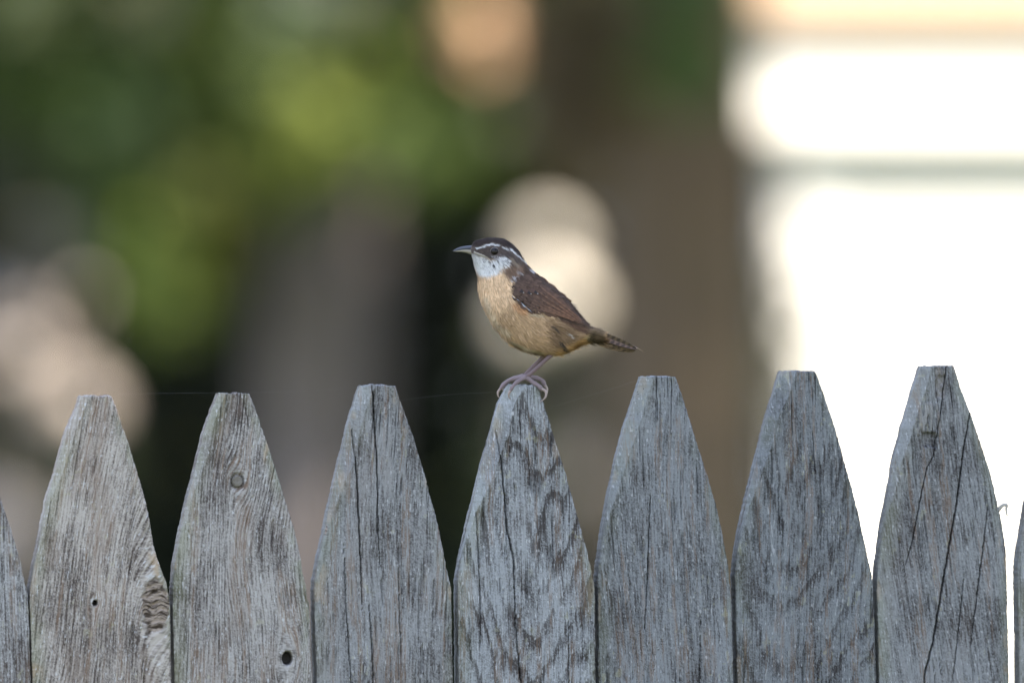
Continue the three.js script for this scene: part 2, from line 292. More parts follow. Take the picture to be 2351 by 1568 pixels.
// outlines traced as [x, y] in picture units: left edge, right edge (top to bottom)
const PICKETS = [
  { L: [[-150, 908], [-170, 960], [-200, 1060], [-230, 1180], [-255, 1290], [-262, 1350], [-258, 1568]], R: [[-68, 908], [-50, 960], [-20, 1060], [0, 1135], [10, 1165], [25, 1210], [40, 1260], [52, 1310], [60, 1360], [65, 1568]], warm: 0.4, dark: 0.12, ring: 2.0, tilt: 0.02, ringAmp: 0.8 },
  { L: [[178, 906], [172, 930], [150, 980], [130, 1050], [100, 1150], [85, 1230], [72, 1290], [62, 1345], [68, 1568]], R: [[256, 906], [268, 935], [290, 1000], [315, 1080], [335, 1150], [345, 1200], [352, 1250], [365, 1290], [380, 1330], [385, 1380], [388, 1568]],
    warm: 0.9, dark: 0.05, ring: 2.6, tilt: -0.16, ringAmp: 0.5, knots: [[352, 1388, 32, 58, 'bark'], [214, 1380, 7, 7, 'hole']], cracks: [[[190, 1198, 0.4], [215, 1190, 0.5], [247, 1180, 0.3]]], algae: 0.5 },
  { L: [[495, 903], [480, 940], [460, 1000], [440, 1080], [420, 1160], [405, 1230], [392, 1300], [390, 1350], [394, 1568]], R: [[573, 900], [582, 925], [600, 975], [625, 1050], [650, 1130], [675, 1210], [690, 1280], [700, 1340], [706, 1400], [712, 1568]],
    warm: 0.65, dark: 0.14, ring: 2.3, tilt: -0.05, ringAmp: 0.7, bend: 1, knots: [[540, 1103, 15, 17, 'knot'], [654, 1508, 14, 17, 'hole']], cracks: [[[556, 920, 0.3], [562, 955, 0.6], [566, 985, 0.2]]], algae: 0.55 },
  { L: [[822, 885], [800, 950], [785, 1010], [765, 1090], [745, 1180], [725, 1270], [715, 1330], [714, 1350], [720, 1568]], R: [[907, 882], [925, 935], [950, 1000], [975, 1090], [1000, 1180], [1020, 1270], [1032, 1350], [1036, 1568]],
    warm: 0.3, dark: 0.34, ring: 3.4, tilt: -0.01, ringAmp: 0.25, cham: 8, knots: [[741, 1210, 7, 17, 'bark']],
    cracks: [[[850, 880, 1.6], [854, 970, 1.3], [860, 1061, 1.1], [863, 1220, 0.7], [867, 1301, 0.4]], [[805, 984, 0.9], [814, 1093, 1.2], [820, 1220, 1.3], [825, 1356, 0.9], [827, 1397, 0.4]], [[842, 1385, 0.5], [850, 1492, 1.1], [852, 1580, 1.2]], [[784, 1247, 0.4], [789, 1378, 0.8], [802, 1580, 0.7]], [[909, 1301, 0.4], [912, 1424, 0.6], [916, 1500, 0.3]]], algae: 0.35 },
  { L: [[1163, 882], [1140, 925], [1125, 980], [1105, 1050], [1085, 1130], [1065, 1210], [1050, 1280], [1043, 1330], [1045, 1568]], R: [[1233, 882], [1250, 930], [1275, 1010], [1300, 1090], [1325, 1180], [1345, 1250], [1358, 1310], [1361, 1350], [1363, 1568]],
    warm: 0.15, dark: 0.2, ring: 3, tilt: 0, ringAmp: 0.12, cath: [1225, 1.0], cham: 8.5,
    cracks: [[[1137, 989, 0.7], [1147, 1075, 1.1], [1158, 1211, 1.3], [1174, 1288, 1.1], [1178, 1437, 1.0], [1192, 1580, 1.3]], [[1087, 1174, 0.5], [1097, 1356, 0.8], [1097, 1492, 0.5]], [[1300, 1424, 0.4], [1300, 1580, 0.8]], [[1206, 1010, 0.3], [1210, 1090, 0.5], [1212, 1120, 0.3]]], algae: 0.35 },
  { L: [[1467, 862], [1445, 930], [1425, 990], [1405, 1070], [1390, 1140], [1375, 1220], [1366, 1290], [1364, 1330], [1366, 1568]], R: [[1550, 862], [1570, 920], [1595, 1000], [1620, 1080], [1645, 1160], [1660, 1230], [1670, 1290], [1674, 1350], [1680, 1568]],
    warm: 0.1, dark: 0.42, ring: 2.4, tilt: 0.05, ringAmp: 0.3, cham: 7, cracks: [[[1487, 1130, 0.4], [1483, 1246, 0.9], [1480, 1343, 0.9], [1474, 1444, 0.4]], [[1501, 860, 1.1], [1501, 914, 0.3]], [[1536, 873, 0.5], [1534, 997, 0.3]], [[1603, 1398, 0.3], [1600, 1580, 0.7]]], algae: 0.3, holes: 1 },
  { L: [[1788, 850], [1765, 920], [1745, 990], [1725, 1070], [1705, 1150], [1688, 1230], [1680, 1290], [1678, 1320], [1684, 1568]], R: [[1872, 850], [1895, 915], [1920, 990], [1945, 1080], [1970, 1170], [1985, 1240], [1996, 1300], [2001, 1350], [2008, 1568]],
    warm: 0.05, dark: 0.49, ring: 2.6, tilt: 0, ringAmp: 0.15, cath: [1800, 0.65], cham: 7.5, cracks: [[[1810, 900, 0.3], [1812, 960, 0.5], [1814, 1000, 0.3]], [[1780, 1120, 0.3], [1782, 1190, 0.5], [1784, 1230, 0.3]], [[1860, 990, 0.3], [1863, 1060, 0.5], [1866, 1090, 0.3]]], algae: 0.2 },
  { L: [[2108, 838], [2085, 910], [2065, 980], [2045, 1060], [2030, 1140], [2015, 1220], [2005, 1300], [2003, 1340], [2008, 1568]], R: [[2190, 840], [2205, 890], [2223, 935], [2250, 1010], [2275, 1090], [2295, 1170], [2308, 1240], [2312, 1300], [2318, 1568]],
    warm: 0.2, dark: 0.4, ring: 2.3, tilt: 0.14, ringAmp: 0.4, cham: 6, chip: 1,
    cracks: [[[2167, 836, 1.0], [2157, 915, 1.0], [2148, 977, 0.8], [2136, 1049, 0.7], [2121, 1075, 0.8], [2105, 1153, 0.9], [2086, 1249, 0.6], [2072, 1296, 0.3]], [[2224, 930, 0.8], [2207, 1025, 1.1], [2191, 1153, 1.5], [2174, 1249, 1.6], [2155, 1358, 1.7], [2136, 1473, 1.6], [2109, 1580, 1.5]], [[2262, 1163, 0.5], [2253, 1249, 0.9], [2236, 1377, 0.9], [2222, 1487, 0.4]], [[2207, 1320, 0.4], [2198, 1415, 0.8], [2179, 1580, 0.6]]], algae: 0.35 },
  { L: [[2430, 830], [2408, 905], [2388, 975], [2370, 1055], [2351, 1140], [2340, 1200], [2330, 1260], [2326, 1300], [2330, 1568]], R: [[2512, 832], [2530, 885], [2550, 940], [2575, 1010], [2600, 1090], [2620, 1170], [2632, 1240], [2638, 1300], [2642, 1568]], warm: 0.25, dark: 0.3, ring: 2.6, tilt: 0, ringAmp: 0.4, algae: 0.4 },
];
const DEPTH = 205;   // mm below the top that carry fine geometry
function edgeAt(e, y) { if (y <= e[0][1]) return e[0][0]; for (let i = 1; i < e.length; i++) if (y <= e[i][1]) return lerp(e[i - 1][0], e[i][0], (y - e[i - 1][1]) / (e[i][1] - e[i - 1][1])); return e[e.length - 1][0]; }
const fence = thing('picket_fence', new THREE.Vector3(0, 0, 0));

function prepare(P, k) {
  const s = 311 + k * 17, top = Math.min(P.L[0][1], P.R[0][1]), xc = (edgeAt(P.L, 1450) + edgeAt(P.R, 1450)) / 2;
  const side = THK / 2 * SI / MM;                                       // the turned thickness, in picture units
  const toU = x => (x - xc) * MM / CO, toV = y => -(y - top) * MM;
  const snug = v => 1 - sstep(-140, -115, v), Lu = v => toU(edgeAt(P.L, top - v / MM) + side) - 0.5 * snug(v), Ru = v => toU(edgeAt(P.R, top - v / MM) - side) + (k === 7 ? 0 : 1.3) * snug(v);
  const knots = (P.knots || []).map(([x, y, a, b, t]) => ({ u: toU(x), v: toV(y), a: a * MM, b: b * MM, t }));
  const cracks = (P.cracks || []).map(c => c.map(([x, y, w]) => [toU(x), toV(y), w]));
  // grain coordinate: lines run up the picket, tilt and swing round the knots
  const grain = (u, v) => {
    let g = u + (P.tilt || 0) * v + 5 * (noise(u * 0.03 + 3, v * 0.011, s) - 0.5) + (P.bend ? 9 * Math.exp(-Math.pow((v + 100) / 55, 2)) * (u > -10 ? 1 : 0.3) : 0);
    for (const n of knots) { const du = u - n.u, dv = v - n.v, q = Math.exp(-(du * du / (9 * n.a * n.a) + dv * dv / (16 * n.b * n.b))); g -= Math.sign(du) * Math.min(Math.abs(du), n.a * 1.6) * q * 0.9; }
    return g;
  };
  const crackAt = (u, v) => { // 0..1 and half-width aware groove
    let best = 0;
    for (const c of cracks) {
      if (v > c[0][1] || v < c[c.length - 1][1]) continue;
      for (let i = 1; i < c.length; i++) if (v >= c[i][1] && v <= c[i - 1][1]) {
        const t = (c[i - 1][1] - v) / (c[i - 1][1] - c[i][1] || 1), cu = lerp(c[i - 1][0], c[i][0], t) + 0.5 * (noise(v * 0.4, 3, s) - 0.5), w = lerp(c[i - 1][2], c[i][2], t) * 0.42;
        best = Math.max(best, (1 - sstep(w * 0.45, w, Math.abs(u - cu))) * Math.min(1, 0.35 + w * 0.8)); break;
      }
    }
    return best;
  };
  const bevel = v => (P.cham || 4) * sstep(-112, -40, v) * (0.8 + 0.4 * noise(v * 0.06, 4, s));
  const fields = (u, v) => {
    const g = grain(u, v);
    const ph = g / P.ring + 0.8 * (noise(g * 0.15, v * 0.02, s + 3) - 0.5), rr = ph - Math.floor(ph), broken = sstep(0.25, 0.6, noise(g * 0.9, v * 0.16, s + 4));
    const ring = Math.pow(1 - Math.abs(rr * 2 - 1), 1.6) * (P.ringAmp || 0.3) * (0.45 + 0.55 * broken);       // soft earlywood, worn low
    const f1 = noise(g * 0.42, v * 0.02, s + 5), f2 = noise(g * 1.5, v * 0.075, s + 6), f3 = noise(g * 3.1, v * 0.2, s + 7), f4 = noise(g * 1.6 + v * 0.5, v * 1.3, s + 8);
    let cath = 0;
    if (P.cath) {
      const cu = u - toU(P.cath[0]), q = (v * 0.030 - Math.sqrt(cu * cu + 25) * 0.062) + 0.9 * (noise(u * 0.07, v * 0.025, s + 9) - 0.5) + 0.34 * (noise(u * 0.45, v * 0.04, s + 10) - 0.5), w = q - Math.floor(q);
      cath = sstep(0.4, 0.75, w) * (1 - sstep(0.82, 0.92, w)) * P.cath[1] * (0.25 + 0.75 * sstep(0.3, 0.6, noise(u * 0.05, v * 0.03, s + 12)));
    }
    return { g, ring, f1, f2, f3, f4, cath };
  };
  const knotAt = (u, v) => { let r = null; for (const n of knots) { const d = Math.hypot((u - n.u) / n.a, (v - n.v) / n.b) + (n.t === 'bark' ? 0.5 * (fbm(u * 0.25, v * 0.25, s + 70) - 0.5) : 0); if (d < 1.5 && (!r || d < r.d)) r = { d, n }; } return r; };
  return { P, k, s, bevel, top, xc, toU, toV, Lu, Ru, fields, crackAt, knotAt };
}
function relief(q, u, v, F = q.fields(u, v)) { // mm the front stands below its plane
  const { P, s } = q;
  let h = 0.45 * F.ring + 0.35 * (1 - F.f2) + 0.25 * (1 - F.f3) * (1 - F.f3) + 0.5 * F.cath * (1 - F.f2);
  const fis = noise(F.g * 1.7, v * 0.045, s + 13); h += 1.6 * sstep(0.76, 0.9, fis) * sstep(0.35, 0.7, noise(u * 0.2, v * 0.03, s + 14));   // short drying checks
  h += 6.5 * q.crackAt(u, v);
  const kn = q.knotAt(u, v);
  if (kn) {
    if (kn.n.t === 'hole') h += 8 * (1 - sstep(0.72, 0.95, kn.d));
    else if (kn.n.t === 'knot') h += 3 * (1 - sstep(0.06, 0.2, Math.abs(kn.d - 0.95))) - 0.5 * (1 - sstep(0.7, 0.9, kn.d)) + 0.5 * Math.abs(Math.sin(kn.d * 9));
    else h += (1 - sstep(0.85, 1.05, kn.d)) * (0.4 + 4.2 * Math.abs(fbm(u * 0.22, v * 0.75 + 3 * noise(u * 0.2, v * 0.1, s), s + 30) - 0.45)) + 1.2 * (1 - sstep(0.03, 0.1, Math.abs(kn.d - 0.98))) * noise(u * 0.3, v * 0.3, s + 31);
  }
  if (P.chip) { // torn splinters below the tip
    const x = q.xc + u * CO / MM, y = q.top - v / MM, e = 6 * (noise(x * 0.12, y * 0.02, 5) - 0.5);
    if (x > 2112 + e && x < 2142 + e && y > 995 + e && y < 1026 + 2 * e) h += 3.2;
    if (x > 2096 && x < 2150 && y > 925 && y < 1000 && noise(x * 0.16, y * 0.03, 41) > 0.45) h -= 1.0;
    if (x > 2140 && x < 2165 && y > 860 && y < 915) h += 4.5 * fbm(x * 0.16, y * 0.1, 43) - 1.0;
  }
  return h;
}
const pow22 = x => 255 * Math.pow(clamp(x), 1 / 2.2);
function woodTextures(q) {
  const W = 400, H = 840, col = new Uint8Array(W * H * 4), bmp = new Uint8Array(W * H * 4), { P, s } = q;
  const pale = mix3([0.365, 0.395, 0.42], [0.475, 0.425, 0.375], P.warm), deep = mix3([0.055, 0.05, 0.05], [0.085, 0.066, 0.056], P.warm), gain = 1 - P.dark;
  for (let j = 0; j < H; j++) for (let i = 0; i < W; i++) {
    const u = (i + 0.5) / W * 100 - 50, v = (j + 0.5) / H * 210 - 210, F = q.fields(u, v);
    let t = clamp(0.25 + 0.58 * (F.f2 - 0.5) + 0.65 * (F.f3 - 0.5) + 0.75 * (F.f4 - 0.5) + 0.36 * (0.5 - F.f1) + 0.75 * F.ring + 0.62 * F.cath * (0.6 + 0.8 * F.f2));
    const cut = sstep(-0.5, 0.8, q.bevel(v) - (u - q.Lu(v))); t = lerp(t, clamp(0.1 + 0.5 * (F.f4 - 0.4) + 0.25 * (F.f3 - 0.5)), cut * 0.85);   // sawn bevel: short end grain, painted paler as if lit from the left
    const pt = fbm(u * 0.05 + 7, v * 0.03, s + 20); t = clamp(t + 1.0 * (pt - 0.5));
    let c = mix3(pale, deep, t); c = c.map(x => x * gain);
    const br = sstep(0.60, 0.78, noise(F.g * 0.33, v * 0.022, s + 21)) * (0.5 + 0.4 * P.warm) * sstep(0.3, 0.7, F.f3); c = mix3(c, [0.22, 0.145, 0.095], br * 0.7); c = mix3(c, [0.2, 0.145, 0.11], sstep(0.5, 0.7, fbm(u * 0.06 + 5, v * 0.022, s + 44)) * 0.5 * P.warm * (0.4 + 0.6 * F.f3));       // brown unweathered streaks
    const e = Math.min(u - q.Lu(v), q.Ru(v) - u), al = (1 - sstep(0, 14, u - q.Lu(v))) * (0.4 + 0.6 * sstep(0.35, 0.65, fbm(u * 0.1, v * 0.05, s + 22))) * (P.algae || 0); c = mix3(c, [0.24, 0.26, 0.155], al * 0.75); c = mix3(c, [0.2, 0.22, 0.14], (1 - sstep(0, 9, q.Ru(v) - u)) * sstep(0.4, 0.65, fbm(u * 0.1, v * 0.05, s + 23)) * (P.algae || 0) * 0.8);   // algae along the cut edge
    const tan = sstep(0.66, 0.8, fbm(u * 0.11 + 3, v * 0.045, s + 24)) * (1 - sstep(2, 9, e)) * (0.3 + P.warm); c = mix3(c, [0.42, 0.31, 0.2], clamp(tan) * 0.55);
    const li = sstep(0.80, 0.86, noise(u * 0.55, v * 0.28, s + 26)) * sstep(0.5, 0.75, fbm(u * 0.07, v * 0.06, s + 27)); c = mix3(c, [0.44, 0.43, 0.26], li * 0.22);
    const fl = sstep(0.83, 0.9, noise(F.g * 1.9, v * 0.33, s + 28)); c = mix3(c, [0.58, 0.59, 0.6], fl * 0.6 * gain);                                  // silvery lifted fibres
    if (P.holes) { const hx = noise(u * 1.3, v * 1.3, s + 33); if (hx > 0.88 && u < 0 && u > -22) c = mix3(c, [0.05, 0.045, 0.04], 0.8); }
    if (P.chip) { const x = q.xc + u * CO / MM, y = q.top - v / MM; if (x > 2096 && x < 2150 && y > 925 && y < 1000 && noise(x * 0.16, y * 0.03, 41) > 0.45) c = mix3(c, [0.34, 0.325, 0.3], 0.3); if (x > 2140 && x < 2165 && y > 850 && y < 915) c = mix3(c, mix3([0.08, 0.07, 0.065], [0.42, 0.4, 0.38], fbm(x * 0.16, y * 0.1, 43)), 0.6); }   // torn wood
    if (q.k === 4) { const d = Math.hypot((u - q.toU(1172)) / 0.8, (v - q.toV(949)) / 1.7); c = mix3(c, [0.75, 0.76, 0.76], 1 - sstep(0.7, 1.1, d)); }   // bird dropping
    const kn = q.knotAt(u, v);
    if (kn) {
      if (kn.n.t === 'bark') c = mix3(c, mix3([0.05, 0.036, 0.026], [0.34, 0.28, 0.23], sstep(0.3, 0.7, fbm(u * 0.22, v * 0.75 + 3 * noise(u * 0.2, v * 0.1, s), s + 30))), 1 - sstep(0.85, 1.1, kn.d));
      else if (kn.n.t === 'knot') c = mix3(c, [0.17, 0.155, 0.13], (1 - sstep(0.8, 1, kn.d)) * 0.85);
      else c = mix3(c, [0.04, 0.036, 0.032], 1 - sstep(0.75, 1, kn.d));
    }
    const o = (j * W + i) * 4; col.set([pow22(c[0]), pow22(c[1]), pow22(c[2]), 255], o);
    const hh = 255 * clamp(0.9 - 0.35 * F.ring - 0.3 * (1 - F.f3) - 0.25 * (1 - F.f4)); bmp.set([hh, hh, hh, 255], o);
  }
  const mk = (a, srgb) => { const t = new THREE.DataTexture(a, W, H); if (srgb) t.colorSpace = THREE.SRGBColorSpace; t.magFilter = t.minFilter = THREE.LinearFilter; t.wrapS = THREE.ClampToEdgeWrapping; t.wrapT = THREE.MirroredRepeatWrapping; t.needsUpdate = true; return t; };
  return std(0xffffff, 0.86, { map: mk(col, true), bumpMap: mk(bmp), bumpScale: 0.0005 });
}
const bottomV = q => -(EYE - (q.top - 784) * K) * 1000 + 40;             // pickets end 4 cm above the ground
function picketGeo(q) {
  const { P, s } = q, N = 190, rows = [];
  for (let v = 0; v > -DEPTH; v -= v > -150 ? 0.85 : 1.1) rows.push(v);
  const bv = bottomV(q); for (let i = 1; i <= 24; i++) rows.push(lerp(-DEPTH, bv, i / 24));
  const out = [], H = THK / 2;
  const tipWear = u => 1.3 * fbm(u * 0.25 + 50, 1, s + 40) + 0.9 * sstep(0.5, 0.8, noise(u * 0.7, 2, s + 41));
  const edgeJ = (v, sd) => 0.7 * (fbm(v * 0.12, sd * 7, s + 42) - 0.5) + 0.5 * (noise(v * 0.9, sd * 9, s + 43) - 0.5);
  const cell = (u, v) => [u / 100 + 0.5, (v + 210) / 210];
  // front
  const fp = [], fu = [], fi = [];
  for (let r = 0; r < rows.length; r++) {
    const v = rows[r], l = q.Lu(v) + edgeJ(v, 1), rt = q.Ru(v) + edgeJ(v, 2), fine = v > -DEPTH;
    for (let i = 0; i <= N; i++) {
      const a = i / N, u = lerp(l, rt, a); let z = H;
      const dl = u - l, dr = rt - u, dt = -v;
      const cut = Math.max(0, q.bevel(v) - dl);
      if (fine) z -= relief(q, u, v) * (cut > 0 ? 0.45 : 1);
      z -= cut * 0.95;                            // worn bevel along the cut left edge
      z -= Math.max(0, 1.4 - dl) * 0.9 + Math.max(0, 1.2 - dr) * 0.9 + Math.max(0, 1.2 - dt) * 0.8;
      fp.push(u, v - (r === 0 ? tipWear(u) : 0), z); fu.push(...cell(u, v));
    }
  }
  const C = N + 1;
  for (let r = 0; r < rows.length - 1; r++) for (let i = 0; i < N; i++) { const a = r * C + i, b = a + C; fi.push(a, b, a + 1, b, b + 1, a + 1); }
  out.push(geo(fp, fi, null, fu));
  // left and right edges, top, back
  for (const sd of [0, 1]) {
    const p = [], u = [], ix = [], M = 8;
    for (let r = 0; r < rows.length; r++) {
      const o = (r * C + (sd ? N : 0)) * 3, x = fp[o], y = fp[o + 1], z = fp[o + 2];
      for (let j = 0; j <= M; j++) { const t = j / M, zz = lerp(z, -H, t), w = (j > 0 && j < M) ? 0.35 * (noise(rows[r] * 0.5, j * 1.7 + sd * 30, s + 50) - 0.5) : 0; p.push(x + w, y, zz); u.push(clamp((x + (sd ? -1 : 1) * t * THK) / 100 + 0.5), (rows[r] + 210) / 210); }
    }
    for (let r = 0; r < rows.length - 1; r++) for (let j = 0; j < M; j++) { const a = r * (M + 1) + j, b = a + M + 1; sd ? ix.push(a, b, a + 1, b, b + 1, a + 1) : ix.push(a, a + 1, b, b, a + 1, b + 1); }
    out.push(geo(p, ix, null, u));
  }
  {
    const p = [], u = [], ix = [], M = 8;
    for (let j = 0; j <= M; j++) for (let i = 0; i <= N; i++) { const t = j / M, x = fp[i * 3]; p.push(x, fp[i * 3 + 1] + (j ? 0.9 * (noise(x * 0.8, t * 12, s + 60) - 0.35) : 0), lerp(fp[i * 3 + 2], -H, t)); u.push(x / 100 + 0.5, 0.97 - 0.05 * t); }
    for (let j = 0; j < M; j++) for (let i = 0; i < N; i++) { const a = j * C + i, b = a + C; ix.push(a, a + 1, b, b, a + 1, b + 1); }
    out.push(geo(p, ix, null, u));
  }
  {
    const p = [], u = [], ix = [], st = 6, rr = []; for (let r = 0; r < rows.length; r += st) rr.push(r); if (rr[rr.length - 1] !== rows.length - 1) rr.push(rows.length - 1);
    for (const r of rr) for (const i of [0, N]) { const o = (r * C + i) * 3; p.push(fp[o], fp[o + 1], -H); u.push(fp[o] / 100 + 0.5, (rows[r] + 210) / 210); }
    for (let r = 0; r < rr.length - 1; r++) { const a = r * 2; ix.push(a, a + 1, a + 2, a + 1, a + 3, a + 2); }
    out.push(geo(p, ix, null, u));
  }
  const g = mergeGeometries(out); g.scale(0.001, 0.001, 0.001); return g;
}
// along-fence coordinate (m) whose picture x is px
function alongFence(px) { const X = (px - 1175.5) * K / FOCUS; return X * FOCUS / (CO - X * SI); }
const built = [];
PICKETS.forEach((P, k) => {
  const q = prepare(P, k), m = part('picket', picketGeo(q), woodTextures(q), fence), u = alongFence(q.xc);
  m.position.set(u * CO, EYE - (q.top - 784) * K, -u * SI); m.rotation.y = PHI;
  built.push({ m, u });
});
{ // the fence runs on past both sides of the picture, on two rails and posts
  const pitch = (built[8].u - built[0].u) / 8;
  for (const [src, n] of [[2, -1], [5, -2], [3, -3], [1, -4], [6, 1], [3, 2], [2, 3], [5, 4]]) {
    const c = built[src].m.clone(), ref = n < 0 ? built[0].u : built[8].u, u = ref + n * pitch; fence.add(c);
    c.position.set(u * CO, lerp(1.214, 1.233, (u + 0.35) / 0.7), -u * SI);
  }
  { const u = alongFence(2296), y = EYE - (1172 - 784) * K, t = tube([[-0.002, -0.001, 0, 0.0016], [0.0016, 0.003, 0.001, 0.0014], [0.0042, 0.0032, 0.001, 0.0013], [0.0038, 0.0003, 0.001, 0.0009], [0.0045, -0.004, 0.001, 0.0006]], 16, 6); const m = part('splinter', t, std(lin(0.4, 0.38, 0.35), 0.9), fence); m.position.set(u * CO, y, -u * SI + 0.006); }
  const railM = std(lin(0.22, 0.21, 0.2), 0.9);
  for (const y of [0.3, 0.88]) { const b = new THREE.BoxGeometry(1.8, 0.085, 0.036); b.rotateZ(0.03); const m = part('rail', b, railM, fence); m.position.set(-SI * 0.0285, y, -CO * 0.0285); m.rotation.y = PHI; }
  for (const u of [-0.8, 0.8]) { const m = part('post', new THREE.BoxGeometry(0.09, 1.1, 0.09), railM, fence); m.position.set(u * CO - SI * 0.0925, 0.54, -u * SI - CO * 0.0925); m.rotation.y = PHI; }
}
tag(fence, 'weathered grey wooden picket fence under the wren', 'fence'); shadows(fence);

// ---------------------------------------------------------------- the wren (side-view drawing units, 0.0759 mm each, feet at 780,1345)
const BU = 0.0759, SKY = 0;
const bx = x => (x - 780) * BU, by = y => -(y - 1345) * BU;
const footPx = [(1640 + 780 / 2.306) / 1.63335, (850 + 1345 / 2.306) / 1.63335];
const wren = thing('wren', at(footPx[0], footPx[1], FOCUS));
const inner = 0.001;
function bird(name, g, m, parent = wren, kind) { g.scale(inner, inner, inner); return part(name, g, m, parent, kind); }
// cross-sections: top point, bottom point, half-width in mm
const ST = [
  [300, 152, 296, 240, 4.0], [340, 122, 312, 285, 5.6], [410, 104, 322, 335, 6.9], [490, 100, 338, 395, 7.8], [560, 108, 350, 440, 8.4], [625, 140, 353, 490, 9.0], [680, 195, 360, 540, 9.9],
  [720, 257, 373, 600, 11.0], [758, 318, 392, 660, 12.1], [812, 380, 416, 725, 13.2], [882, 436, 452, 790, 14.2], [952, 494, 500, 865, 14.9], [1022, 548, 560, 938, 15.3], [1092, 608, 640, 1012, 15.2],
  [1155, 675, 740, 1070, 14.5], [1205, 733, 850, 1098, 13.2], [1250, 797, 960, 1106, 11.5], [1285, 845, 1060, 1090, 9.6], [1312, 872, 1160, 1046, 7.6], [1338, 888, 1260, 992, 5.4], [1366, 900, 1340, 966, 3.6], [1400, 918, 1385, 960, 2.0],
];
function cr(a, b, c, d, t) { return 0.5 * (2 * b + (c - a) * t + (2 * a - 5 * b + 4 * c - d) * t * t + (3 * b - a - 3 * c + d) * t * t * t); }
function station(t) { const k = clamp(t, 0, 0.99999) * (ST.length - 1), i = Math.floor(k), f = k - i, g = j => ST[clamp(j, 0, ST.length - 1)]; return [0, 1, 2, 3, 4].map(n => cr(g(i - 1)[n], g(i)[n], g(i + 1)[n], g(i + 2)[n], f)); }
function bodyPoint(t, th) { // th 0 = back, pi = belly
  const [tx, ty, lx, ly, w] = station(t), c = Math.cos(th), s = Math.sin(th), k = 0.5 + 0.5 * c, m = Math.sign(s) * Math.pow(Math.abs(s), 0.86) * (1 + 0.07 * (-c));
  let z = w * m; const X = lerp(lx, tx, k), Y = lerp(ly, ty, k);
  z += Math.sign(z) * (0.7 * Math.exp(-((X - 560) ** 2 / 5000 + (Y - 300) ** 2 / 3500)) - 0.55 * Math.exp(-((X - 470) ** 2 / 3600 + (Y - 212) ** 2 / 2000)));   // cheek and eye hollow
  return [bx(X), by(Y), z, X, Y];
}
